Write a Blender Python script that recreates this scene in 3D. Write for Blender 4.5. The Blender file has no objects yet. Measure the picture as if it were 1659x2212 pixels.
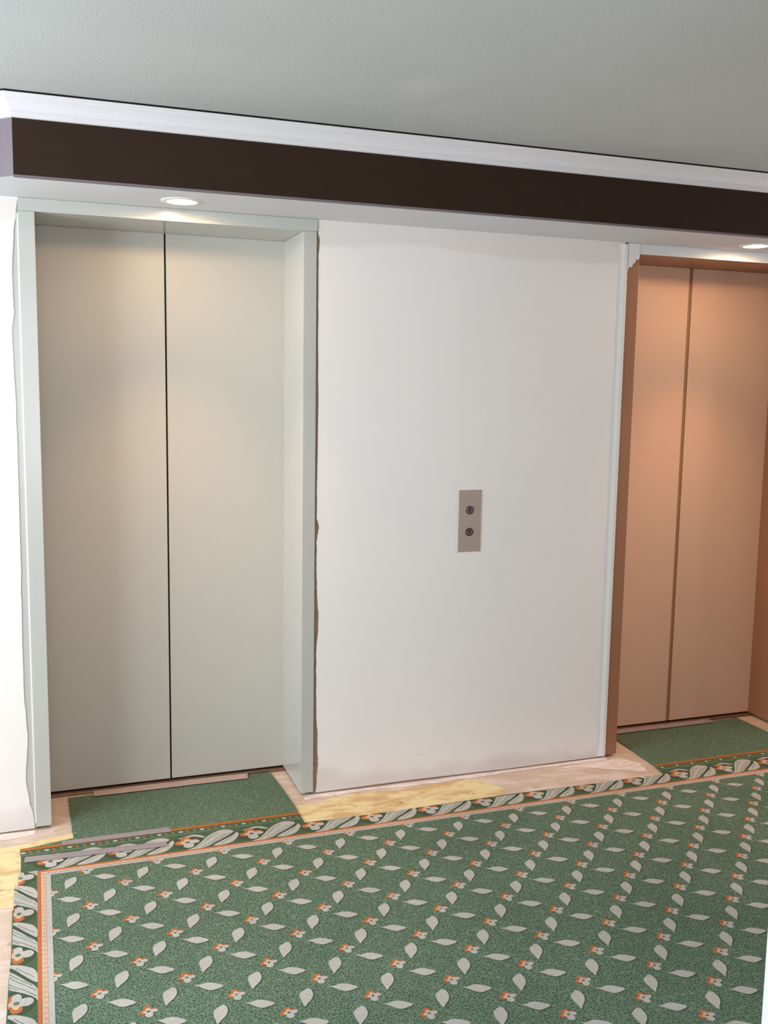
import bpy, bmesh, math, random
from mathutils import Vector, Matrix
random.seed(7)
sc = bpy.context.scene
col = sc.collection
PI = math.pi

# ------------------------------------------------------------------ camera
W, H, FPX = 1659, 2212, 2111.4
cam_d = bpy.data.cameras.new('camera')
cam_d.sensor_fit = 'HORIZONTAL'; cam_d.sensor_width = 36.0
cam_d.lens = FPX * 36.0 / W
cam_d.clip_start = 0.02
cam = bpy.data.objects.new('camera', cam_d); col.objects.link(cam)
yaw, pit, rol = math.radians(19.6065), math.radians(7.2272), math.radians(0.9106)
fw = Vector((math.sin(yaw)*math.cos(pit), math.cos(yaw)*math.cos(pit), -math.sin(pit)))
rt = Vector((math.cos(yaw), -math.sin(yaw), 0)); up = rt.cross(fw)
r2 = rt*math.cos(rol) + up*math.sin(rol); u2 = -rt*math.sin(rol) + up*math.cos(rol)
M = Matrix((r2, u2, -fw)).transposed().to_4x4()
M.translation = Vector((0.1253, -3.515, 1.569))
cam.matrix_world = M
sc.camera = cam

# ------------------------------------------------------------------ light and exposure
sc.view_settings.view_transform = 'Standard'
sc.view_settings.look = 'None'
sc.view_settings.exposure = 0.0
sc.view_settings.gamma = 1.0
sc.view_settings.use_curve_mapping = False
world = bpy.data.worlds.new('world'); sc.world = world; world.use_nodes = True
world.node_tree.nodes['Background'].inputs[0].default_value = (0.80, 0.90, 1.0, 1)
world.node_tree.nodes['Background'].inputs[1].default_value = 1.5

def area(name, loc, direction, sx, sy, power, color):
    d = bpy.data.lights.new(name, 'AREA'); d.shape = 'RECTANGLE'
    d.size = sx; d.size_y = sy; d.energy = power; d.color = color
    o = bpy.data.objects.new(name, d); col.objects.link(o)
    o.location = loc
    o.rotation_euler = Vector(direction).to_track_quat('-Z', 'Y').to_euler()
    return o
# daylight outside the left window, then fill through two unseen windows
area('daylight_and_fill', (-2.07, -1.60, 1.48), (1, 0, 0), 1.9, 1.45, 142, (0.82, 0.93, 1.0))
area('daylight_and_fill', (0.25, -5.75, 1.45), (0, 1, 0), 1.6, 1.7, 34, (0.98, 0.95, 1.0))  # base fill through an unseen window behind the camera
area('daylight_and_fill', (5.25, -1.2, 1.35), (-1, 0, 0), 1.3, 1.5, 30, (1.0, 0.84, 0.75))  # added warm fill for the right part of the lobby
SPILL_W, CORE_W = 3.5, 50.0
LAMP_COL = (1.0, 0.56, 0.27)

# ------------------------------------------------------------------ measured sizes (metres)
HH, HO, D = 2.170, 2.1273, 0.2874           # soffit height, opening height, recess depth
X0, XA, XB, X1 = 0.087, 0.1385, 1.0523, 1.1014
W2, XC, XD, X3 = 2.411, 2.4663, 3.4093, 3.462
S, XCOR = 0.350, 0.082
HF, CR, HC = 2.3354, 0.050, 2.3964
FZ = -0.006                                  # bare floor; carpet top is z=0

# ------------------------------------------------------------------ helpers
def lin(c):
    return tuple(((v/255)/12.92 if v/255 <= 0.04045 else ((v/255+0.055)/1.055)**2.4) for v in c) + (1,)

def tag(o, label=None, cat=None, group=None, kind=None):
    if label: o['label'] = label
    if cat: o['category'] = cat
    if group: o['group'] = group
    if kind: o['kind'] = kind
    return o

def link(name, bm, mats, parent=None, smooth=False):
    me = bpy.data.meshes.new(name)
    bm.normal_update(); bm.to_mesh(me); bm.free()
    if not isinstance(mats, (list, tuple)): mats = [mats]
    for m in mats: me.materials.append(m)
    if smooth:
        for p in me.polygons: p.use_smooth = True
    o = bpy.data.objects.new(name, me); col.objects.link(o)
    if parent is not None:
        o.parent = parent
        o.matrix_parent_inverse = Matrix.Translation(-parent.location)
    return o

def empty(name, loc):
    o = bpy.data.objects.new(name, None); col.objects.link(o)
    o.location = loc; o.empty_display_size = 0.1
    return o

def add_box(bm, x0, x1, y0, y1, z0, z1, bevel=0.0, mi=0):
    r = bmesh.ops.create_cube(bm, size=1.0)
    vs = r['verts']
    for v in vs:
        v.co = Vector(((x0+x1)/2 + v.co.x*(x1-x0), (y0+y1)/2 + v.co.y*(y1-y0), (z0+z1)/2 + v.co.z*(z1-z0)))
    fs = set(f for v in vs for f in v.link_faces)
    for f in fs: f.material_index = mi
    if bevel > 0:
        es = list(set(e for v in vs for e in v.link_edges))
        bmesh.ops.bevel(bm, geom=es, offset=bevel, segments=2, profile=0.6, affect='EDGES')
    return bm

def box(x0, x1, y0, y1, z0, z1, bevel=0.0):
    return add_box(bmesh.new(), x0, x1, y0, y1, z0, z1, bevel)

def add_prism_xz(bm, pts, y0, y1, mi=0):
    """outline in X,Z extruded along Y"""
    a = [bm.verts.new((x, y0, z)) for x, z in pts]
    b = [bm.verts.new((x, y1, z)) for x, z in pts]
    n = len(pts)
    fs = [bm.faces.new(a), bm.faces.new(b[::-1])]
    for i in range(n):
        fs.append(bm.faces.new((a[i], b[i], b[(i+1) % n], a[(i+1) % n])))
    for f in fs: f.material_index = mi
    bmesh.ops.recalc_face_normals(bm, faces=fs)

def add_prism_xy(bm, pts, z0, z1, mi=0):
    a = [bm.verts.new((x, y, z0)) for x, y in pts]
    b = [bm.verts.new((x, y, z1)) for x, y in pts]
    n = len(pts)
    fs = [bm.faces.new(a), bm.faces.new(b[::-1])]
    for i in range(n):
        fs.append(bm.faces.new((a[i], b[i], b[(i+1) % n], a[(i+1) % n])))
    for f in fs: f.material_index = mi
    bmesh.ops.recalc_face_normals(bm, faces=fs)

def lathe(bm, prof, seg=48, axis='Z', origin=(0, 0, 0), mi=0):
    """prof: (radius, height) pairs; axis Z points up, axis Y points to the viewer side (-Y)"""
    rings = []
    for r, h in prof:
        ring = []
        for i in range(seg):
            a = 2*PI*i/seg
            if axis == 'Z': co = (r*math.cos(a), r*math.sin(a), h)
            else: co = (r*math.cos(a), -h, r*math.sin(a))
            ring.append(bm.verts.new(Vector(co) + Vector(origin)))
        rings.append(ring)
    fs = []
    for a, b in zip(rings, rings[1:]):
        for i in range(seg):
            fs.append(bm.faces.new((a[i], a[(i+1) % seg], b[(i+1) % seg], b[i])))
    if prof[0][0] > 0: fs.append(bm.faces.new(rings[0][::-1]))
    if prof[-1][0] > 0: fs.append(bm.faces.new(rings[-1]))
    for f in fs: f.material_index = mi
    bmesh.ops.recalc_face_normals(bm, faces=fs)
    return bm

# ------------------------------------------------------------------ materials
def mat(name, rgb, rough=0.6, metal=0.0, spec=0.5, var=0.03, vscale=6.0, bump=0.0, bscale=80.0, bdist=0.001):
    m = bpy.data.materials.new(name); m.use_nodes = True
    nt = m.node_tree; N = nt.nodes; L = nt.links
    b = N['Principled BSDF']
    b.inputs['Roughness'].default_value = rough
    b.inputs['Metallic'].default_value = metal
    b.inputs['Specular IOR Level'].default_value = spec
    tc = N.new('ShaderNodeTexCoord')
    no = N.new('ShaderNodeTexNoise'); no.inputs['Scale'].default_value = vscale; no.inputs['Detail'].default_value = 4
    L.new(tc.outputs['Object'], no.inputs['Vector'])
    mr = N.new('ShaderNodeMapRange'); mr.inputs['To Min'].default_value = 1-var; mr.inputs['To Max'].default_value = 1+var
    mr.inputs['From Min'].default_value = 0.3; mr.inputs['From Max'].default_value = 0.7
    L.new(no.outputs['Fac'], mr.inputs['Value'])
    mx = N.new('ShaderNodeVectorMath'); mx.operation = 'SCALE'
    mx.inputs[0].default_value = lin(rgb)[:3]
    L.new(mr.outputs['Result'], mx.inputs['Scale'])
    L.new(mx.outputs['Vector'], b.inputs['Base Color'])
    if bump > 0:
        n2 = N.new('ShaderNodeTexNoise'); n2.inputs['Scale'].default_value = bscale; n2.inputs['Detail'].default_value = 5
        L.new(tc.outputs['Object'], n2.inputs['Vector'])
        bp = N.new('ShaderNodeBump'); bp.inputs['Strength'].default_value = bump; bp.inputs['Distance'].default_value = bdist
        L.new(n2.outputs['Fac'], bp.inputs['Height']); L.new(bp.outputs['Normal'], b.inputs['Normal'])
    return m

def nodes_of(m): return m.node_tree.nodes, m.node_tree.links, m.node_tree.nodes['Principled BSDF']

def mixcol(N, L, fac, a, b_):
    mx = N.new('ShaderNodeMix'); mx.data_type = 'RGBA'
    for sock, val in ((mx.inputs[0], fac), (mx.inputs[6], a), (mx.inputs[7], b_)):
        if isinstance(val, (tuple, list, float, int)): sock.default_value = val
        else: L.new(val, sock)
    return mx.outputs[2]

def maprange(N, L, v, a, b_, c=0.0, d=1.0, smooth=True):
    mr = N.new('ShaderNodeMapRange')
    if smooth: mr.interpolation_type = 'SMOOTHSTEP'
    mr.inputs['From Min'].default_value = a; mr.inputs['From Max'].default_value = b_
    mr.inputs['To Min'].default_value = c; mr.inputs['To Max'].default_value = d
    L.new(v, mr.inputs['Value']); return mr.outputs['Result']

def math_(N, L, op, a, b_):
    m = N.new('ShaderNodeMath'); m.operation = op
    for s, v in ((m.inputs[0], a), (m.inputs[1], b_)):
        if isinstance(v, (int, float)): s.default_value = v
        else: L.new(v, s)
    return m.outputs[0]

m_ceiling = mat('stipple_ceiling_paint', (186, 188, 187), 0.95, spec=0.1, var=0.035, vscale=1.5)
N, L, b = nodes_of(m_ceiling)
tc = N.new('ShaderNodeTexCoord')
n1 = N.new('ShaderNodeTexNoise'); n1.inputs['Scale'].default_value = 150; n1.inputs['Detail'].default_value = 3; n1.inputs['Distortion'].default_value = 0.6
L.new(tc.outputs['Object'], n1.inputs['Vector'])
bp = N.new('ShaderNodeBump'); bp.inputs['Strength'].default_value = 0.55; bp.inputs['Distance'].default_value = 0.0025
L.new(n1.outputs['Fac'], bp.inputs['Height']); L.new(bp.outputs['Normal'], b.inputs['Normal'])
# a pale oval where the ceiling was patched
src = b.inputs['Base Color'].links[0].from_socket
mp = N.new('ShaderNodeMapping'); mp.vector_type = 'TEXTURE'
mp.inputs['Location'].default_value = (1.163, -0.872, HC); mp.inputs['Scale'].default_value = (0.075, 0.12, 1)
L.new(tc.outputs['Object'], mp.inputs['Vector'])
ln = N.new('ShaderNodeVectorMath'); ln.operation = 'LENGTH'; L.new(mp.outputs['Vector'], ln.inputs[0])
f = maprange(N, L, ln.outputs['Value'], 0.2, 1.4, 0.22, 0.0)
L.new(mixcol(N, L, f, src, lin((214, 208, 206))), b.inputs['Base Color'])

m_wall = mat('new_white_plaster', (233, 228, 226), 0.85, spec=0.2, var=0.012, vscale=2.0, bump=0.15, bscale=60, bdist=0.0008)
N, L, b = nodes_of(m_wall)
tc = N.new('ShaderNodeTexCoord'); sp = N.new('ShaderNodeSeparateXYZ'); L.new(tc.outputs['Object'], sp.inputs[0])
wn = N.new('ShaderNodeTexNoise'); wn.inputs['Scale'].default_value = 3.0; wn.inputs['Detail'].default_value = 4
mpx = N.new('ShaderNodeMapping'); mpx.inputs['Scale'].default_value = (1, 1, 2.5)
L.new(tc.outputs['Object'], mpx.inputs[0]); L.new(mpx.outputs[0], wn.inputs['Vector'])
# grey smears of filler along the floor
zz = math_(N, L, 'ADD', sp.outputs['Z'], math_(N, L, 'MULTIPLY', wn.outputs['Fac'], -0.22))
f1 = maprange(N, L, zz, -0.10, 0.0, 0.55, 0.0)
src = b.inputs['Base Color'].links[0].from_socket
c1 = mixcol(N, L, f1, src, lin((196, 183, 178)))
# feathered beige joint compound below the soffit
z2 = math_(N, L, 'ADD', sp.outputs['Z'], math_(N, L, 'MULTIPLY', wn.outputs['Fac'], 0.10))
f2 = maprange(N, L, z2, 2.125, 2.150, 0.0, 0.30)
L.new(mixcol(N, L, f2, c1, lin((205, 192, 182))), b.inputs['Base Color'])

m_wall_plain = mat('white_wall_paint', (222, 220, 218), 0.8, spec=0.2, var=0.01)
m_old = mat('old_brown_plaster', (156, 134, 112), 0.9, spec=0.1, var=0.12, vscale=30)
m_soffit = mat('white_soffit_paint', (210, 211, 214), 0.7, spec=0.3, var=0.01)
m_fascia = mat('dark_brown_paint', (48, 31, 21), 0.6, spec=0.2, var=0.08, vscale=20)
m_mauve = mat('grey_mauve', (116, 106, 112), 0.6, spec=0.4, var=0.03)  # separate, lighter colour of the chamfered return and the soffit bead
m_crown = mat('white_crown_paint', (222, 219, 222), 0.45, spec=0.5, var=0.01)
m_gap = mat('dark_gap', (30, 24, 20), 0.9, spec=0.1, var=0.1)
m_frame = mat('sage_grey_enamel', (184, 184, 179), 0.20, spec=0.5, var=0.01)
m_leaf = mat('sage_grey_door_enamel', (190, 187, 178), 0.42, spec=0.4, var=0.012, vscale=1.2)
m_frame2 = mat('tan_brown_enamel', (152, 104, 76), 0.40, spec=0.4, var=0.03)
m_leaf2 = mat('pinkish_tan_door_enamel', (218, 181, 157), 0.42, spec=0.4, var=0.015, vscale=1.2)
m_seam2 = mat('brown_seam_band', (150, 116, 90), 0.6, spec=0.3)
m_sill = mat('worn_brown_metal', (150, 118, 100), 0.35, metal=0.8, var=0.12, vscale=40)
m_dark = mat('shaft_black', (10, 9, 8), 0.9, spec=0.1)
m_plate = mat('brushed_bronze_plate', (172, 154, 142), 0.42, metal=0.1, spec=0.5, var=0.03, vscale=9)
m_button = mat('grey_metal_button', (120, 112, 112), 0.22, metal=0.8, var=0.02)
m_arrow = mat('black_arrow', (42, 34, 34), 0.5)
m_ring = mat('button_recess_shade', (50, 42, 38), 0.4, metal=0.4)  # dark colour stands in for the shade in the button recess
m_trimring = mat('white_lamp_trim', (225, 222, 220), 0.35, spec=0.5, var=0.01)
m_reflector = mat('lamp_reflector', (235, 228, 215), 0.2, metal=0.9, var=0.01)
m_tape = mat('grey_mauve_tape', (152, 140, 144), 0.38, spec=0.5, var=0.05, vscale=25, bump=0.2, bscale=60, bdist=0.0006)
m_taped = mat('pinkish_glossy_tape', (180, 154, 144), 0.16, spec=0.7, var=0.06, vscale=25, bump=0.5, bscale=35, bdist=0.001)
m_baseboard = mat('white_window_paint', (230, 230, 228), 0.5)

m_bulb = bpy.data.materials.new('lit_bulb'); m_bulb.use_nodes = True
N, L, b = nodes_of(m_bulb)
b.inputs['Emission Color'].default_value = (1.0, 0.74, 0.46, 1); b.inputs['Emission Strength'].default_value = 260
b.inputs['Base Color'].default_value = (1, 0.9, 0.8, 1)
nz = N.new('ShaderNodeTexNoise'); nz.inputs['Scale'].default_value = 40
L.new(maprange(N, L, nz.outputs['Fac'], 0, 1, 0.05, 0.15), b.inputs['Roughness'])

m_glass = bpy.data.materials.new('window_glass'); m_glass.use_nodes = True
nt = m_glass.node_tree; nt.nodes.clear()
out = nt.nodes.new('ShaderNodeOutputMaterial'); tr = nt.nodes.new('ShaderNodeBsdfTransparent'); gl = nt.nodes.new('ShaderNodeBsdfGlossy')
gl.inputs['Roughness'].default_value = 0.02
mxs = nt.nodes.new('ShaderNodeMixShader'); mxs.inputs[0].default_value = 0.06
nt.links.new(tr.outputs[0], mxs.inputs[1]); nt.links.new(gl.outputs[0], mxs.inputs[2]); nt.links.new(mxs.outputs[0], out.inputs[0])

# bare screed, and the strip of yellow carpet glue left on it
def floor_mat(name, c1, c2, c3, scale, lo, hi, rough=0.6):
    m = mat(name, c1, rough, spec=0.4, var=0.04, vscale=9, bump=0.4, bscale=70, bdist=0.0015)
    N, L, b = nodes_of(m)
    tc = N.new('ShaderNodeTexCoord')
    n = N.new('ShaderNodeTexNoise'); n.inputs['Scale'].default_value = scale; n.inputs['Detail'].default_value = 6; n.inputs['Roughness'].default_value = 0.65
    mp = N.new('ShaderNodeMapping'); mp.inputs['Scale'].default_value = (0.6, 1.6, 1)
    L.new(tc.outputs['Object'], mp.inputs[0]); L.new(mp.outputs[0], n.inputs['Vector'])
    src = b.inputs['Base Color'].links[0].from_socket
    a = mixcol(N, L, maprange(N, L, n.outputs['Fac'], lo, hi), src, lin(c2))
    n2 = N.new('ShaderNodeTexNoise'); n2.inputs['Scale'].default_value = scale*2.3; n2.inputs['Detail'].default_value = 7
    L.new(tc.outputs['Object'], n2.inputs['Vector'])
    L.new(mixcol(N, L, maprange(N, L, n2.outputs['Fac'], 0.60, 0.74, 0, 0.8), a, lin(c3)), b.inputs['Base Color'])
    return m
m_floor = floor_mat('bare_screed', (200, 178, 160), (216, 202, 194), (170, 146, 130), 8, 0.45, 0.65)
m_glue = floor_mat('yellow_carpet_glue', (224, 206, 158), (202, 168, 120), (150, 126, 84), 7, 0.46, 0.60)
m_filler = floor_mat('white_filler_smear', (222, 204, 198), (238, 228, 228), (188, 168, 160), 30, 0.45, 0.6)

# carpet wool
def wool(name, light, dark, mid, amount=1.0, scale=150.0):
    m = bpy.data.materials.new(name); m.use_nodes = True
    N, L, b = nodes_of(m)
    b.inputs['Roughness'].default_value = 0.95; b.inputs['Specular IOR Level'].default_value = 0.15
    tc = N.new('ShaderNodeTexCoord')
    nd = N.new('ShaderNodeTexNoise'); nd.inputs['Scale'].default_value = 90; nd.inputs['Detail'].default_value = 2
    L.new(tc.outputs['Object'], nd.inputs['Vector'])
    sc_ = N.new('ShaderNodeVectorMath'); sc_.operation = 'SCALE'; sc_.inputs['Scale'].default_value = 0.010
    L.new(nd.outputs['Color'], sc_.inputs[0])
    ad = N.new('ShaderNodeVectorMath'); ad.operation = 'ADD'
    L.new(tc.outputs['Object'], ad.inputs[0]); L.new(sc_.outputs[0], ad.inputs[1])
    vo = N.new('ShaderNodeTexVoronoi'); vo.feature = 'DISTANCE_TO_EDGE'; vo.inputs['Scale'].default_value = scale
    L.new(ad.outputs[0], vo.inputs['Vector'])
    line = maprange(N, L, vo.outputs['Distance'], 0.02, 0.16, 1.0, 0.0)
    n2 = N.new('ShaderNodeTexNoise'); n2.inputs['Scale'].default_value = 210; n2.inputs['Detail'].default_value = 3
    L.new(tc.outputs['Object'], n2.inputs['Vector'])
    base = mixcol(N, L, maprange(N, L, n2.outputs['Fac'], 0.38, 0.58), lin(mid), lin(dark))
    c = mixcol(N, L, math_(N, L, 'MULTIPLY', line, amount), base, lin(light))
    n3 = N.new('ShaderNodeTexNoise'); n3.inputs['Scale'].default_value = 2.2; n3.inputs['Detail'].default_value = 3
    L.new(tc.outputs['Object'], n3.inputs['Vector'])
    hs = N.new('ShaderNodeHueSaturation'); L.new(c, hs.inputs['Color'])
    L.new(maprange(N, L, n3.outputs['Fac'], 0.3, 0.7, 0.90, 1.10, False), hs.inputs['Value'])
    L.new(hs.outputs[0], b.inputs['Base Color'])
    n4 = N.new('ShaderNodeTexNoise'); n4.inputs['Scale'].default_value = 420
    L.new(tc.outputs['Object'], n4.inputs['Vector'])
    bp = N.new('ShaderNodeBump'); bp.inputs['Strength'].default_value = 0.6; bp.inputs['Distance'].default_value = 0.002
    L.new(n4.outputs['Fac'], bp.inputs['Height']); L.new(bp.outputs['Normal'], b.inputs['Normal'])
    return m
w_field = wool('carpet_green_vermicelli', (128, 146, 126), (62, 86, 66), (88, 108, 89), 0.7, 105.0)
w_border = wool('carpet_dark_green_border', (96, 114, 88), (60, 82, 60), (76, 96, 74), 0.5, 150)
w_cream = wool('carpet_cream_yarn', (194, 191, 187), (166, 164, 158), (182, 179, 174), 0.5, 260)
w_pink = wool('carpet_pale_peach_yarn', (210, 186, 168), (192, 160, 140), (200, 172, 152), 0.5, 260)
w_orange = wool('carpet_orange_yarn', (192, 124, 80), (168, 96, 54), (182, 108, 66), 0.4, 260)
w_rust = wool('carpet_rust_line_yarn', (184, 122, 66), (156, 94, 44), (170, 106, 54), 0.3, 260)
w_tick = wool('carpet_soft_orange_tick_yarn', (212, 162, 130), (196, 142, 108), (204, 152, 118), 0.4, 260)
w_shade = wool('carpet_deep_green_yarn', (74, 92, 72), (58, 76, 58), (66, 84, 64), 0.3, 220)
w_stem = wool('carpet_pale_green_yarn', (128, 156, 126), (100, 130, 102), (114, 144, 114), 0.4, 260)

# ================================================================== SETTING
YB, XL, XR, CYB = -5.5, -1.90, 5.0, -2.2      # back wall, left wall, right wall, corridor mouth

# floor slab with filler and glue traces
bm = box(XL-0.3, XR+0.3, YB-0.3, 0.6, -0.2, FZ)
def rag(pts, amp, n=5):
    """roughen the polyline between given points"""
    o = []
    for (ax, ay), (bx, by) in zip(pts, pts[1:]):
        for i in range(n):
            t = i/n
            o.append((ax+(bx-ax)*t + random.uniform(-amp, amp)*(i > 0), ay+(by-ay)*t + random.uniform(-amp, amp)*(i > 0)))
    o.append(pts[-1]); return o
def flat(bm, pts, z, mi):
    f = bm.faces.new([bm.verts.new((x, y, z)) for x, y in pts]); f.material_index = mi
    f.normal_update()
    if f.normal.z < 0: f.normal_flip()
flat(bm, rag([(1.0, -0.262), (1.0, -0.086), (1.10, -0.080), (1.18, -0.050), (1.265, -0.040), (1.45, -0.062), (1.643, -0.048), (1.72, -0.052), (1.79, -0.060), (1.812, -0.12), (1.84, -0.16), (1.832, -0.262)], 0.006) , FZ+0.0006, 1)
flat(bm, rag([(-0.30, -0.135), (0.03, -0.110), (0.10, -0.090), (0.205, -0.065), (0.215, -0.16), (0.06, -0.16), (0.045, -0.54), (-0.02, -0.525), (-0.05, -0.45), (-0.30, -0.36)], 0.005), FZ+0.0006, 1)
flat(bm, rag([(1.06, -0.006), (1.06, -0.045), (1.3, -0.030), (1.6, -0.042), (2.0, -0.030), (2.40, -0.035), (2.42, -0.004)], 0.005), FZ+0.0010, 2)
flat(bm, rag([(-0.3, -0.006), (-0.3, -0.06), (0.0, -0.055), (0.085, -0.040), (0.085, -0.006)], 0.004), FZ+0.0010, 2)
flat(bm, rag([(2.16, -0.05), (2.30, -0.09), (2.50, -0.20), (2.52, -0.10), (2.47, -0.03), (2.3, -0.04)], 0.006), FZ+0.0008, 2)
floor = link('floor', bm, [m_floor, m_glue, m_filler])
tag(floor, 'bare beige screed floor with patches of yellow carpet glue along the wall', 'floor', kind='structure')

# ceiling
ceil = link('ceiling', box(XL-0.3, XR+0.3, YB-0.3, 0.4, HC+0.0035, HC+0.15), m_ceiling)
tag(ceil, 'pale grey-green stippled ceiling above the brown fascia', 'ceiling', kind='structure')

# wall_front : backing behind everything, and the new plaster skins on it
bm = bmesh.new()
YS = 0.006
for (a, c_, z0, z1) in ((XL-0.3, X0+0.004, FZ, HH), (X1-0.004, W2+0.004, FZ, HH), (X3-0.004, XR+0.3, FZ, HH), (XL-0.3, XR+0.3, HH, HC+0.004)):
    add_box(bm, a, c_, YS, 0.40, z0, z1, mi=1)
def ragged_edge(spec, n=7, amp=0.0012):
    out = []
    for (xa, za), (xb, zb) in zip(spec, spec[1:]):
        for i in range(n):
            t = i/n; tt = t*t*(3-2*t)
            out.append((xa+(xb-xa)*tt + random.uniform(-amp, amp), za+(zb-za)*t))
    out.append(spec[-1]); return out
left_edge = ragged_edge([(0.087, HH), (0.081, 2.12), (0.073, 2.06), (0.064, 1.93), (0.066, 1.80), (0.058, 1.74), (0.0626, 1.454), (0.0634, 0.98), (0.0600, 0.80), (0.0598, 0.49), (0.067, 0.325), (0.058, 0.20), (0.0583, 0.173), (0.066, 0.10), (0.078, 0.05), (0.082, 0.0)])
add_prism_xz(bm, [(XL-0.3, HH), (XL-0.3, 0.0)] + left_edge[::-1], 0.0, YS, 0)
right_edge = ragged_edge([(1.1045, HH), (1.106, 2.13), (1.114, 2.10), (1.109, 2.03), (1.1105, 1.80), (1.113, 1.46), (1.110, 1.20), (1.1105, 1.08), (1.120, 1.045), (1.110, 0.99), (1.110, 0.90), (1.113, 0.80), (1.122, 0.68), (1.112, 0.55), (1.113, 0.35), (1.121, 0.20), (1.123, 0.11), (1.117, 0.04), (1.113, 0.0)])
add_prism_xz(bm, right_edge + [(1.5, 0.003), (1.95, -0.002), (W2-0.01, 0.0), (W2-0.01, HH)], 0.0, YS, 0)
add_prism_xz(bm, [(X3+0.002, HH), (X3+0.002, 0.0), (XR+0.3, 0.0), (XR+0.3, HH)], 0.0, YS, 0)
wf = link('wall_front', bm, [m_wall, m_old])
tag(wf, 'freshly plastered white wall between and beside the two lift doors', 'wall', kind='structure')

# corner bead ridge down the plaster edge beside the right-hand lift
bm = bmesh.new()
prof = [(2.366, 0.0005), (2.380, -0.0012), (2.388, -0.0045), (2.394, -0.0075), (2.400, -0.0085), (2.407, -0.0080), (2.411, -0.0050), (2.4115, 0.004), (2.4115, YS), (2.366, YS)]
zs = [0.003 + (HH-0.010)*i/70 for i in range(71)]
rings = []
for z in zs:
    j = random.uniform(-0.0011, 0.0011)
    rings.append([bm.verts.new((x + (j if 1 <= i <= 5 else 0), y + (j*0.6 if 1 <= i <= 5 else 0), z)) for i, (x, y) in enumerate(prof)])
for a, c_ in zip(rings, rings[1:]):
    for i in range(len(prof)):
        k = (i+1) % len(prof); bm.faces.new((a[i], a[k], c_[k], c_[i]))
bm.faces.new(rings[0]); bm.faces.new(rings[-1][::-1])
bmesh.ops.recalc_face_normals(bm, faces=bm.faces[:])
cb = link('trim_2', bm, m_wall_plain)
tag(cb, 'white corner bead down the plaster edge left of the tan lift', 'trim', kind='structure')

# bulkhead: dark fascia, chamfered mauve return, white soffit with two lamp holes
bm = bmesh.new()
LAMPS = [(0.5955, -0.157), (2.915, -0.157)]
def quad(bm, pts, mi):
    f = bm.faces.new([bm.verts.new(p) for p in pts]); f.material_index = mi; return f
CX = (XCOR-S)                                # where the chamfer meets the wall
quad(bm, [(XCOR, -S, HH), (XR, -S, HH), (XR, -S, HC+0.004), (XCOR, -S, HC+0.004)], 0)
quad(bm, [(CX, 0.0, HH), (XCOR, -S, HH), (XCOR, -S, HC+0.004), (CX, 0.0, HC+0.004)], 1)
outer = [(CX, 0.0), (XCOR, -S), (XR, -S), (XR, 0.0)]
oe = []
vs = [bm.verts.new((x, y, HH)) for x, y in outer]
vs_o = vs
for i in range(4): oe.append(bm.edges.new((vs[i], vs[(i+1) % 4])))
for lx, ly in LAMPS:
    vs = [bm.verts.new((lx+0.050*math.cos(2*PI*i/40), ly+0.050*math.sin(2*PI*i/40), HH)) for i in range(40)]
    for i in range(40): oe.append(bm.edges.new((vs[i], vs[(i+1) % 40])))
r = bmesh.ops.triangle_fill(bm, edges=oe, use_beauty=True)
for g in r['geom']:
    if isinstance(g, bmesh.types.BMFace):
        g.material_index = 2
        g.normal_update()
        if g.normal.z > 0: g.normal_flip()
bh = link('wall_bulkhead', bm, [m_fascia, m_mauve, m_soffit])
tag(bh, 'dark brown fascia band with a white soffit over both lift doors', 'bulkhead', kind='structure')
# thin white edge bead under the fascia
bm = bmesh.new()
quad(bm, [(XCOR, -S-0.0015, HH-0.0015), (XR, -S-0.0015, HH-0.0015), (XR, -S-0.0015, HH+0.004), (XCOR, -S-0.0015, HH+0.004)], 0)
quad(bm, [(XCOR, -S-0.0015, HH-0.0015), (XR, -S-0.0015, HH-0.0015), (XR, -S+0.02, HH-0.0008), (XCOR, -S+0.02, HH-0.0008)], 0)
quad(bm, [(XCOR, -S-0.0015, HH+0.004), (XR, -S-0.0015, HH+0.004), (XR, -S+0.001, HH+0.0045), (XCOR, -S+0.001, HH+0.0045)], 0)
link('soffit_bead', bm, m_mauve, bh)

# crown moulding swept round the chamfered corner
prof = [(0.000, HF-0.001), (0.007, HF), (0.009, HF+0.003), (0.009, HF+0.009), (0.012, HF+0.0115), (0.014, HF+0.012), (0.014, HF+0.015), (0.017, HF+0.0165),
        (0.0195, HF+0.022), (0.023, HF+0.030), (0.029, HF+0.038), (0.036, HF+0.0445), (0.040, HF+0.047), (0.041, HF+0.050), (0.045, HF+0.0525), (0.049, HF+0.0565), (0.050, HC-0.0035), (0.049, HC-0.0020), (0.0, HC-0.0020)]
path = [(XR, -S), (XCOR, -S), (CX, 0.0), (XL, 0.0)]
def offs(path, i):
    P = [Vector(p) for p in path]
    def nrm(a, b_):
        d = (b_-a).normalized(); return Vector((d.y, -d.x)) * -1
    if i == 0: n = nrm(P[0], P[1]); 
    elif i == len(P)-1: n = nrm(P[-2], P[-1])
    else:
        n1 = nrm(P[i-1], P[i]); n2 = nrm(P[i], P[i+1]); n = (n1+n2).normalized(); n = n/ n.dot(n1)
    return n
bm = bmesh.new(); rings = []
for i, p in enumerate(path):
    n = offs(path, i)
    if i == 0 and n.y > 0: pass
    rings.append([bm.verts.new((p[0]+n.x*o, p[1]+n.y*o, z)) for o, z in prof])
for a, c_ in zip(rings, rings[1:]):
    for i in range(len(prof)-1): bm.faces.new((a[i], a[i+1], c_[i+1], c_[i]))
bmesh.ops.recalc_face_normals(bm, faces=bm.faces[:])
cr = link('trim_1', bm, m_crown)
tag(cr, 'white crown moulding between the stippled ceiling and the brown fascia', 'crown moulding', kind='structure')
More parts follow.
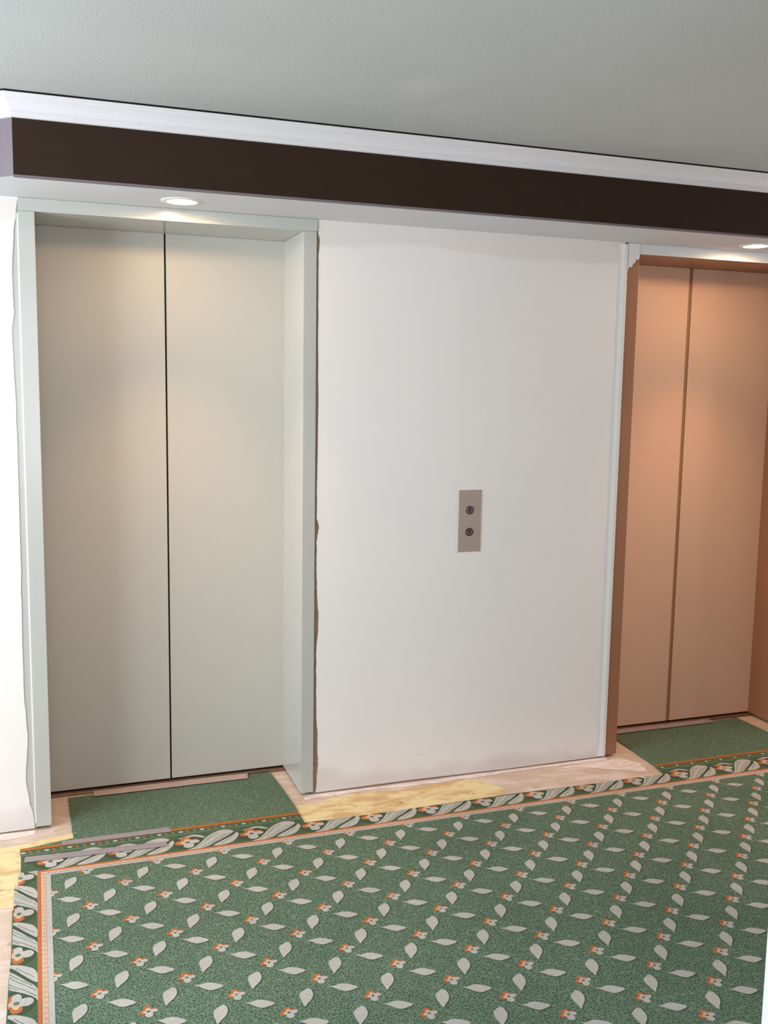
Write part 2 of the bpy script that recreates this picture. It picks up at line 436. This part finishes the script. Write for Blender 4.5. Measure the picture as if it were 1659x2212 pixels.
# the dark open joint above it
bm = bmesh.new()
for (a, b_) in zip(range(len(path)-1), range(1, len(path))):
    na, nb = offs(path, a), offs(path, b_)
    A, B = Vector(path[a]), Vector(path[b_])
    quad(bm, [(A.x, A.y, HC-0.001), (B.x, B.y, HC-0.001), (B.x+nb.x*0.048, B.y+nb.y*0.048, HC-0.001), (A.x+na.x*0.048, A.y+na.y*0.048, HC-0.001)], 0)
    quad(bm, [(A.x+na.x*0.048, A.y+na.y*0.048, HC-0.001), (B.x+nb.x*0.048, B.y+nb.y*0.048, HC-0.001), (B.x+nb.x*0.048, B.y+nb.y*0.048, HC+0.0035), (A.x+na.x*0.048, A.y+na.y*0.048, HC+0.0035)], 0)
link('dark_joint', bm, m_gap, cr)

# walls out of the picture; the right-hand window is added for fill light
def wall_with_window(name, wname, axis, pos, a0, a1, w0, w1, z0, z1, thick, label, wlabel):
    """axis 'X': the wall stands at x=pos and runs along y; axis 'Y': at y=pos along x"""
    bm = bmesh.new()
    def bx(u0, u1, v0, v1):
        lo, hi = sorted((pos, pos+thick))
        if axis == 'X': add_box(bm, lo, hi, u0, u1, v0, v1)
        else: add_box(bm, u0, u1, lo, hi, v0, v1)
    bx(a0, w0, FZ, HC+0.004); bx(w1, a1, FZ, HC+0.004); bx(w0, w1, FZ, z0); bx(w0, w1, z1, HC+0.004)
    o = link(name, bm, m_wall_plain); tag(o, label, 'wall', kind='structure')
    mid = pos + thick*0.5
    e = empty(wname, (mid, (w0+w1)/2, z0) if axis == 'X' else ((w0+w1)/2, mid, z0))
    tag(e, wlabel, 'window', kind='structure')
    bm = bmesh.new(); fwid = 0.045
    def fb(u0, u1, v0, v1, t=0.03, bmx=None):
        q = bm if bmx is None else bmx
        if axis == 'X': add_box(q, mid-t, mid+t, u0, u1, v0, v1, 0.003 if t > 0.01 else 0)
        else: add_box(q, u0, u1, mid-t, mid+t, v0, v1, 0.003 if t > 0.01 else 0)
    fb(w0, w0+fwid, z0, z1); fb(w1-fwid, w1, z0, z1); fb(w0+fwid, w1-fwid, z0, z0+fwid); fb(w0+fwid, w1-fwid, z1-fwid, z1)
    c_ = (w0+w1)/2; fb(c_-0.025, c_+0.025, z0+fwid, z1-fwid, 0.025)
    link('window_frame', bm, m_baseboard, e)
    for u0, u1 in ((w0+fwid, c_-0.025), (c_+0.025, w1-fwid)):
        q = bmesh.new(); fb(u0, u1, z0+fwid, z1-fwid, 0.003, q); link('pane', q, m_glass, e)
wall_with_window('wall_left', 'window_1', 'X', XL, YB, 0.0, -2.60, -0.60, 0.72, 2.27, -0.12,
                 'white side wall left of the lifts, outside the picture', 'tall window in the left side wall')
wall_with_window('wall_back', 'window_2', 'Y', YB, XL, 1.40, -0.55, 1.05, 0.60, 2.30, -0.12,
                 'white end wall behind the camera', 'unseen window in the wall behind the camera, giving base fill')
wall_with_window('wall_far_right', 'fill_window_3', 'X', XR, CYB, 0.0, -1.85, -0.55, 0.60, 2.10, 0.12,
                 'white end wall beyond the right-hand lift', 'added window in the end wall on the right, for warm fill')
wr = link('wall_right', box(1.3367, XR, YB, CYB, FZ, HC+0.004, 0.0), m_wall_plain)
tag(wr, 'bluish white wall corner at the lower right edge of the picture', 'wall', kind='structure')

# ================================================================== LIFT DOORS
def lift_door(name, xa, xb, xo0, xo1, mf, ml, gap, gapmat, label, white_head=False, lip=False):
    """xo0..xo1 outer width of the frame, xa..xb clear opening"""
    e = empty(name, ((xa+xb)/2, 0.0, 0.0))
    tag(e, label, 'lift door', kind='structure')
    yf = -0.004
    for s, (u0, u1) in enumerate(((xo0, xa), (xb, xo1))):
        link('jamb', box(u0, u1, yf, D+0.03, 0.0060, HO-0.0006, 0.0014), mf, e)
    if white_head:
        bm = box(xo0, xo1, yf, D+0.03, HO, HH-0.0005, 0.0008)
        for f in bm.faces:
            f.normal_update()
            if f.normal.y < -0.5: f.material_index = 1
        link('frame_head', bm, [mf, m_soffit], e)['label'] = 'door head filled white in front, tan underneath'
    else:
        link('frame_head', box(xo0, xo1+0.003, yf, D+0.03, HO, HH-0.0005, 0.0014), mf, e)
    xm = (xa+xb)/2
    for u0, u1 in ((xa-0.06, xm-gap/2), (xm+gap/2, xb+0.06)):
        link('door_leaf', box(u0, u1, D, D+0.035, 0.009, HO, 0.0015), ml, e)
    if gapmat is not None:
        link('seam_band', box(xm-gap/2-0.004, xm+gap/2-0.0008, D+0.0035, D+0.03, 0.009, HO), gapmat, e)  # brown strip stands in for the blurred dark seam between the leaves
    # dark shaft behind
    bm = box(xa-0.08, xb+0.08, D+0.045, D+0.10, -0.004, HO+0.04)
    link('shaft_backing', bm, m_dark, e)
    # sill with grooves
    bm = bmesh.new()
    add_box(bm, xa+0.0005, xb-0.0005, D-0.026, D-0.003, FZ, 0.0035, 0.001)
    add_box(bm, xa+0.0005, xb-0.0005, D+0.004, D+0.044, FZ, 0.001, 0.0005)
    link('threshold', bm, m_sill, e)
    return e
d1 = lift_door('door_1', XA, XB, X0, X1, m_frame, m_leaf, 0.0065, None,
          'closed two-leaf lift door in a sage grey frame on the left')
# flange strip of the sage frame that shows past the ragged plaster
link('frame_flange', box(0.050, X0-0.0004, 0.0025, 0.0058, 0.002, HH-0.001, 0.0005), m_frame, d1)
link('edge_highlight', box(X0-0.004, X0+0.001, -0.0025, 0.008, 0.02, HH-0.05, 0.0012), m_trimring, d1)  # white strip stands in for the highlight along the jamb edge
d2 = lift_door('door_2', XC, XD, W2, X3, m_frame2, m_leaf2, 0.018, m_seam2,
          'closed two-leaf lift door in a tan frame at the right edge', white_head=True)
# white filler left on the top of the tan jamb
bm = bmesh.new()
add_prism_xz(bm, [(2.4125, 2.168), (2.4655, 2.168), (2.4655, 2.112), (2.458, 2.104), (2.450, 2.106), (2.444, 2.090), (2.436, 2.088), (2.430, 2.072), (2.420, 2.076), (2.4125, 2.060)], -0.0062, -0.0035)
link('filler_patch', bm, m_wall_plain, d2)['label'] = 'ragged white filler at the top of the tan jamb'

# ================================================================== CALL PANEL
px0, px1, pz0, pz1 = 1.6901, 1.7871, 0.9263, 1.1739
pc = (px0+px1)/2
cp = empty('call_panel', (pc, 0.0, pz0))
tag(cp, 'bronze-grey metal lift call panel with two round buttons on the white wall', 'call panel')
link('face_plate', box(px0, px1, -0.0030, -0.0001, pz0, pz1, 0.0008), m_plate, cp)
for bz, upw in ((1.094, 1), (1.0065, -1)):
    bm = bmesh.new()
    lathe(bm, [(0.0166, 0.0025), (0.0166, 0.0040), (0.0158, 0.0048), (0.0146, 0.0046), (0.0140, 0.0030), (0.0, 0.0029)], 48, 'Y', (pc-0.001, 0, bz))
    ring = link('button', bm, m_ring, cp, True)
    ring['label'] = 'round call button with an arrow pointing ' + ('up' if upw > 0 else 'down')
    bm = bmesh.new()
    lathe(bm, [(0.0134, 0.0028), (0.0134, 0.0050), (0.0126, 0.0060), (0.0108, 0.0052), (0.0070, 0.0044), (0.0001, 0.0040)], 48, 'Y', (pc-0.001, 0, bz))
    link('button_cap', bm, m_button, ring, True)
    bm = bmesh.new()
    add_prism_xz(bm, [(pc-0.001-0.0058, bz-0.0040*upw), (pc-0.001+0.0058, bz-0.0040*upw), (pc-0.001, bz+0.0060*upw)], -0.0058, -0.0040)
    link('arrow', bm, m_arrow, ring)
for sz in (1.1450, 0.9570):
    bm = bmesh.new()
    lathe(bm, [(0.0024, 0.0028), (0.0024, 0.0036), (0.0012, 0.0042), (0.0001, 0.0043)], 20, 'Y', (pc, 0, sz))
    link('screw', bm, m_plate, cp, True)

# ================================================================== DOWNLIGHTS
def downlight(lx, ly, label):
    e = empty('recessed_downlight', (lx, ly, HH))
    tag(e, label, 'ceiling light', 'recessed downlights in the soffit')
    bm = bmesh.new()
    pr = [(0.0500, 0.0), (0.0500, 0.010), (0.0460, 0.010), (0.0420, 0.002), (0.0420, -0.0010), (0.0440, -0.0040), (0.0560, -0.0045), (0.0640, -0.0030), (0.0670, 0.0)]
    seg = 64; rings = []
    for r, h in pr: rings.append([bm.verts.new((lx+r*math.cos(2*PI*i/seg), ly+r*math.sin(2*PI*i/seg), HH+h)) for i in range(seg)])
    for a, c_ in zip(rings, rings[1:]):
        for i in range(seg): bm.faces.new((a[i], a[(i+1) % seg], c_[(i+1) % seg], c_[i]))
    bmesh.ops.recalc_face_normals(bm, faces=bm.faces[:])
    link('trim_ring', bm, m_trimring, e, True)
    bm = bmesh.new(); rings = []
    for r, h in [(0.0415, 0.001), (0.0400, 0.012), (0.0360, 0.030), (0.0280, 0.046), (0.0120, 0.056), (0.0005, 0.058)]:
        rings.append([bm.verts.new((lx+r*math.cos(2*PI*i/seg), ly+r*math.sin(2*PI*i/seg), HH+h)) for i in range(seg)])
    for a, c_ in zip(rings, rings[1:]):
        for i in range(seg): bm.faces.new((a[i], a[(i+1) % seg], c_[(i+1) % seg], c_[i]))
    rf = link('reflector', bm, m_reflector, e, True)
    bm = bmesh.new()
    lathe(bm, [(0.0001, -0.0060), (0.0120, -0.0050), (0.0220, -0.0020), (0.0270, 0.0030), (0.0270, 0.008), (0.018, 0.020), (0.008, 0.030)], 40, 'Z', (lx, ly, HH+0.0015))
    link('bulb', bm, m_bulb, e, True)
    for w_, ang, bl in ((SPILL_W, 168, 0.10), (CORE_W, 84, 1.0)):
        d = bpy.data.lights.new('downlight_beam', 'SPOT'); d.energy = w_; d.color = LAMP_COL
        d.spot_size = math.radians(ang); d.spot_blend = bl; d.shadow_soft_size = 0.012
        o = bpy.data.objects.new('downlight_beam', d); col.objects.link(o); o.location = (lx, ly, HH-0.008)
        o.parent = e; o.matrix_parent_inverse = Matrix.Translation(-e.location)
downlight(*LAMPS[0], 'lit round downlight in the soffit above the sage grey lift door')
downlight(*LAMPS[1], 'lit round downlight in the soffit above the tan lift door')

# ================================================================== CARPET
def cr_smooth(pts, n=4):
    o = []; m = len(pts)
    for i in range(m):
        p0, p1, p2, p3 = (Vector(pts[(i+k-1) % m]) for k in range(4))
        for j in range(n):
            t = j/n
            o.append(tuple(0.5*((2*p1)+(p2-p0)*t+(2*p0-5*p1+4*p2-p3)*t*t+(3*p1-p0-3*p2+p3)*t**3)))
    return o
def clip(pts, nx, ny, d):
    """keep nx*x+ny*y>=d"""
    o = []; m = len(pts)
    for i in range(m):
        a, b_ = pts[i], pts[(i+1) % m]
        fa, fb = nx*a[0]+ny*a[1]-d, nx*b_[0]+ny*b_[1]-d
        if fa >= 0: o.append(a)
        if (fa >= 0) != (fb >= 0):
            t = fa/(fa-fb); o.append((a[0]+(b_[0]-a[0])*t, a[1]+(b_[1]-a[1])*t))
    return o
cb_ = bmesh.new()
MI = dict(field=0, border=1, cream=2, peach=3, orange=4, rust=5, shade=6, stem=7, tick=8)
def cpoly(pts, z, m):
    if len(pts) < 3: return
    try:
        f = cb_.faces.new([cb_.verts.new((x, y, z)) for x, y in pts])
    except ValueError: return
    f.material_index = MI[m]; f.normal_update()
    if f.normal.z < 0: f.normal_flip()
def rect(x0, x1, y0, y1, z, m): cpoly([(x0, y0), (x1, y0), (x1, y1), (x0, y1)], z, m)

outline = ([(0.010, YB+0.05), (0.012, -1.5), (0.015, -1.07), (0.017, -0.92), (0.020, -0.81), (0.019, -0.66), (0.018, -0.56), (0.028, -0.538), (0.032, -0.45), (0.039, -0.306), (0.038, -0.21), (0.034, -0.154)]
           + [(0.17, -0.127), (0.209, -0.119), (0.206, -0.051), (0.201, 0.235), (0.60, 0.248), (0.990, 0.255), (0.999, 0.10), (1.006, -0.083), (1.004, -0.243), (1.30, -0.250), (1.83, -0.240), (2.30, -0.252), (2.535, -0.268)]
           + [(2.557, -0.153), (2.571, 0.068), (2.574, 0.235), (3.311, 0.246), (3.315, 0.034), (3.33, -0.245), (4.96, -0.245), (4.96, CYB+0.04), (1.30, CYB+0.04), (1.30, YB+0.05)])
add_prism_xy(cb_, outline, FZ+0.0012, 0.0, 0)
Z1, Z2, Z3, Z4, Z5 = 0.0003, 0.0006, 0.0009, 0.0012, 0.0015
BO, BI = -0.333, -0.367            # cream band along the wall: outer and inner line
LO, LI = 0.092, 0.130              # cream band running to the camera
XE = 4.96
# darker border ground
cpoly([(0.0385, -0.207), (0.040, -0.306), (0.033, -0.45), (0.029, -0.538), (0.0195, -0.56), (0.0205, -0.66), (0.021, -0.81), (0.018, -0.92), (0.016, -1.07), (0.013, -1.5), (0.011, YB+0.05), (LO+0.004, YB+0.05), (LO+0.004, BO-0.004), (XE, BO-0.004), (XE, -0.2455), (3.329, -0.2455), (3.328, -0.205), (2.547, -0.205), (2.5345, -0.2685), (2.30, -0.2525), (1.83, -0.2405), (1.30, -0.2505), (1.0035, -0.2435), (1.0035, -0.207)], Z1, 'border')
# band: orange edge, peach strip with ticks, cream strip, mitred at the corner
def band(o0, o1, m, z):
    """offsets inward from the outer line"""
    cpoly([(LO+o0, BO-o0), (XE, BO-o0), (XE, BO-o1*0.9), (LO+o1, BO-o1*0.9)], z, m)
    cpoly([(LO+o0, BO-o0), (LO+o1, BO-o1*0.9), (LO+o1, YB+0.05), (LO+o0, YB+0.05)], z, m)
band(-0.003, 0.008, 'orange', Z3); band(0.0075, 0.023, 'peach', Z3); band(0.0225, 0.038, 'cream', Z3)
x = LO+0.03
while x < XE: rect(x, x+0.008, BO-0.0155, BO-0.0070, Z4, 'tick'); x += 0.0224
y = BO-0.02
while y > -4.0: rect(LO+0.0110, LO+0.0195, y-0.008, y, Z4, 'tick'); y -= 0.0224
# rust line, dot row and pale line across the two door bays
for (a, c_) in ((0.035, 1.0035), (2.556, 3.324)):
    rect(a+0.001 if a < 1 else a, c_-0.0005, -0.170, -0.151, Z2, 'rust')
    rect(a+0.003, c_-0.0005, -0.2065, -0.1702, Z1*0.8, 'border')
    rect(a+0.003, c_-0.0005, -0.2065, -0.2020, Z2, 'stem')
    k0 = int((a-0.03)/0.0248)
    n = 0; x = 0.045 if a < 1 else 2.575
    while x < c_-0.012:
        if n % 3 == 0:
            cpoly([(x+0.0085*math.cos(t), -0.186+0.0065*math.sin(t)) for t in [2*PI*i/12 for i in range(12)]], Z2, 'cream')
        else:
            cpoly([(x-0.003+0.006*math.cos(t), -0.184+0.004*math.sin(t)) for t in [2*PI*i/8 for i in range(8)]], Z2, 'orange' if n % 3 == 1 else 'stem')
            rect(x-0.005, x+0.004, -0.197, -0.192, Z2, 'orange')
        x += 0.0249; n += 1

def ell(cx, cy, rx, ry, rot, n=14):
    c_, s_ = math.cos(rot), math.sin(rot)
    return [(cx+rx*math.cos(t)*c_-ry*math.sin(t)*s_, cy+rx*math.cos(t)*s_+ry*math.sin(t)*c_) for t in [2*PI*i/n for i in range(n)]]
def tf(pts, o, sc_=1.0, rotated=False):
    if rotated: return [(o[0]-y*sc_, o[1]+x*sc_) for x, y in pts]
    return [(o[0]+x*sc_, o[1]+y*sc_) for x, y in pts]
def flower(put, k):
    """four-lobed bloom: left and upper lobes orange, right and lower lobes cream, small grey-green eye"""
    put(ell(0.0, 0.0, 0.0135*k, 0.0135*k, 0, 20), Z3, 'orange')
    put(ell(-0.0140*k, -0.001*k, 0.0098*k, 0.0088*k, 0), Z3+0.00004, 'orange')
    put(ell(-0.0015*k, 0.0135*k, 0.0100*k, 0.0092*k, 0), Z3+0.00006, 'orange')
    put(ell(0.0125*k, 0.0035*k, 0.0102*k, 0.0070*k, 0), Z3+0.00008, 'orange')
    put(ell(0.0140*k, -0.0010*k, 0.0098*k, 0.0070*k, 0), Z3+0.00012, 'cream')
    put(ell(0.0010*k, -0.0145*k, 0.0104*k, 0.0102*k, 0), Z3+0.00014, 'cream')
    put(ell(0.0015*k, -0.0020*k, 0.0112*k, 0.0108*k, 0, 20), Z3+0.00016, 'cream')
    put(ell(-0.0085*k, -0.0005*k, 0.0060*k, 0.0045*k, 0), Z3+0.00018, 'peach')
    put(ell(0.0, 0.0085*k, 0.0050*k, 0.0050*k, 0), Z3+0.0002, 'peach')
    put(ell(0.0005*k, -0.001*k, 0.0046*k, 0.0042*k, 0), Z4, 'field')
mm = lambda L_: [(a/1000, b_/1000) for a, b_ in L_]
LEAF_A = cr_smooth(mm([(13, -40.0), (28, -42.5), (44, -39.0), (60, -42.5), (75, -53.0), (89, -67.5), (71, -73.5), (53, -75.5), (38, -65.0), (26, -51.0)]))
LEAF_B = cr_smooth(mm([(45.0, 9.0), (43.0, 28.0), (42.0, 50.0), (46.5, 67.0), (57.5, 75.5), (75.0, 83.6), (79.5, 66.4), (77.5, 50.0), (68.5, 33.9), (55.5, 21.4)]))
def ribbon(pts, w):
    l, r_ = [], []
    for i, p in enumerate(pts):
        a = Vector(pts[max(i-1, 0)]); c_ = Vector(pts[min(i+1, len(pts)-1)]); d = (c_-a).normalized(); n = Vector((-d.y, d.x))*w/2
        l.append((p[0]+n.x, p[1]+n.y)); r_.append((p[0]-n.x, p[1]-n.y))
    return l + r_[::-1]
STEM_A = ribbon(mm([(4, -20), (9, -31), (18, -42)]), 0.0026), ribbon(mm([(84, -66), (95, -74), (103, -84), (108, -98)]), 0.0026)
STEM_B = ribbon(mm([(18, 3), (30, 4), (39, 6), (46, 12)]), 0.0026), ribbon(mm([(73, 80), (84, 86), (96, 97), (104, 101)]), 0.0026)
PX, PY, FX0, FY0 = 0.11165, 0.1139, 0.3512, -0.4865
for i in range(-3, 40):
    for j in range(-1, 30):
        if (i+j) % 2: continue
        o = (FX0+PX*i, FY0-PY*j)
        if o[0] < 0.10 or o[0] > 4.85 or o[1] > -0.34 or o[1] < -3.3: continue
        if o[1] < CYB-0.02+0.08 and o[0] > 1.18: continue
        def put(pts, z, m, o=o):
            q = tf(pts, o)
            if min(p[0] for p in q) < LI-0.001: q = clip(q, 1, 0, LI-0.001)
            if q and max(p[1] for p in q) > BI+0.001: q = clip(q, 0, -1, -(BI+0.001))
            cpoly(q, z, m)
        flower(put, 1.0)
        for s in STEM_A + STEM_B: put(s, Z2, 'stem')
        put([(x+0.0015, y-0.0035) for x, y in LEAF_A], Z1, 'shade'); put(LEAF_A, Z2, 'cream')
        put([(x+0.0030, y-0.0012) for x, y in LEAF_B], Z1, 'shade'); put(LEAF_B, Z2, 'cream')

# border scrolls
B_ARC = cr_smooth(mm([(-30, 33), (4.5, 46), (26.8, 51.2), (50, 41), (66, 20), (49, 25), (27.9, 38), (5, 36)]))
B_UP = cr_smooth(mm([(-8, -57.0), (14, -46), (34, -26.6), (50, -6), (67.9, 18), (91.5, 42), (118, 57), (145, 58), (168, 40), (150, 17), (118.9, -8), (92.4, -26), (69.9, -44.3), (32.7, -57.5)]))
B_LOW = cr_smooth(mm([(82, -49), (104, -31), (128, -14), (160.8, 8.7), (177, 28), (181, 8), (168, -18.5), (146, -43.7), (114, -54), (92, -54)]))
B_HALO = ell(0, 0, 0.056, 0.050, 0, 24)
STREAKS = [ribbon(mm(s), 0.0022) for s in ([(20, -50), (52, -22), (82, 10), (116, 36)], [(44, -50), (74, -24), (104, 4), (138, 28)], [(60, -4), (84, 24), (112, 46)], [(108, -44), (134, -22), (162, 2)], [(70, -40), (98, -14), (130, 12), (156, 30)])]
SHDW = ribbon(mm([(80, -46), (108, -24), (140, 2), (172, 26)]), 0.0050)
def border_unit(o, rot, clips):
    def put(pts, z, m):
        q = tf(pts, o, 1.0, rot)
        for c_ in clips:
            if q: q = clip(q, *c_)
        cpoly(q, z, m)
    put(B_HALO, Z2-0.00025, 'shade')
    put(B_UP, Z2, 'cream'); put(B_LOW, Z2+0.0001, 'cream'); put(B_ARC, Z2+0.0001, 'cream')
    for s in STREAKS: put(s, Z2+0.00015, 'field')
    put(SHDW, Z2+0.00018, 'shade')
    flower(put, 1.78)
k = -2
while True:
    ox = 0.578 + 0.2243*k; k += 1
    if ox > 4.6: break
    clips = [(0, 1, BO+0.003), (1, 0, 0.040)]
    if ox+0.18 < 1.0 or (2.55 < ox and ox+0.17 < 3.32): clips.append((0, -1, 0.2075))
    elif ox < 1.0: clips.append((0, -1, 0.2430 if ox > 0.95 else 0.2075))
    else: clips.append((0, -1, 0.2490 if ox < 2.45 else 0.262 if ox < 2.56 else 0.2465))
    if 0.82 < ox+0.18 and ox < 1.0035:       # straddles the cut corner: split into two clipped halves
        border_unit((ox, -0.272), False, [(0, 1, BO+0.003), (-1, 0, -1.0030), (0, -1, 0.2075)])
        border_unit((ox, -0.272), False, [(0, 1, BO+0.003), (1, 0, 1.0030), (0, -1, 0.2440)])
    else:
        border_unit((ox, -0.272), False, clips)
k = 0
while True:
    oy = -0.363-0.2243*k; k += 1
    if oy < -3.6: break
    lx = 0.0325 if oy > -0.5 else 0.0215 if oy > -0.9 else 0.018
    border_unit((0.036, oy), True, [(1, 0, lx), (-1, 0, -(LO-0.002)), (0, -1, 0.325)])
carpet = link('carpet', cb_, [w_field, w_border, w_cream, w_pink, w_orange, w_rust, w_shade, w_stem, w_tick])
tag(carpet, 'green floral carpet with a scrolled border, cut back from the wall', 'carpet')

# ================================================================== TAPE STRIPS
def tape(name, pts, z, th, m, label, n=18, amp=0.0008):
    """pts: four corners a(left far) b(left near) c(right near) d(right far)"""
    a, b_, c_, d = [Vector(p) for p in pts]
    bm = bmesh.new(); top, bot = [], []
    for i in range(n+1):
        t = i/n
        far, near = a.lerp(d, t), b_.lerp(c_, t)
        j = random.uniform(-amp, amp)
        row = []
        for s in range(6):
            p = far.lerp(near, s/5)
            row.append(bm.verts.new((p.x, p.y+(j if s in (0, 5) else 0), z+th+random.uniform(0, 0.0006)*(0 < s < 5))))
        top.append(row)
        bot.append([bm.verts.new((far.x, far.y+j, z)), bm.verts.new((near.x, near.y+j, z))])
    for i in range(n):
        for s in range(5): bm.faces.new((top[i][s], top[i+1][s], top[i+1][s+1], top[i][s+1]))
        bm.faces.new((bot[i][0], bot[i+1][0], top[i+1][0], top[i][0]))
        bm.faces.new((bot[i][1], bot[i+1][1], top[i+1][5], top[i][5]))
        bm.faces.new((bot[i][0], bot[i+1][0], bot[i+1][1], bot[i][1]))
    for i in (0, n): bm.faces.new([bot[i][0]] + top[i] + [bot[i][1]])
    bmesh.ops.recalc_face_normals(bm, faces=bm.faces[:])
    o = link(name, bm, m)
    tag(o, label, 'tape', 'strips of tape stuck over the carpet')
    return o
tape('tape_strip', [(0.168, -0.134), (0.170, -0.164), (0.537, -0.172), (0.533, -0.136)], Z2+0.0003, 0.0007, m_tape,
     'grey-mauve tape strip over the rust carpet line before the sage lift door')
tape('tape_strip', [(0.052, -0.222), (0.047, -0.260), (0.512, -0.284), (0.508, -0.248)], Z4+0.0014, 0.0007, m_tape,
     'grey-mauve tape strip slanting across the scrolled leaves of the carpet border')
tape('tape_strip', [(0.296, 0.2605), (0.294, 0.211), (0.888, 0.208), (0.898, 0.2605)], 0.0040, 0.0008, m_taped,
     'shiny pinkish tape along the threshold of the sage grey lift door')
tape('tape_strip', [(2.469, 0.2605), (2.468, 0.212), (3.150, 0.214), (3.155, 0.2605)], 0.0040, 0.0008, m_tape,
     'pinkish tape along the threshold of the tan lift door')
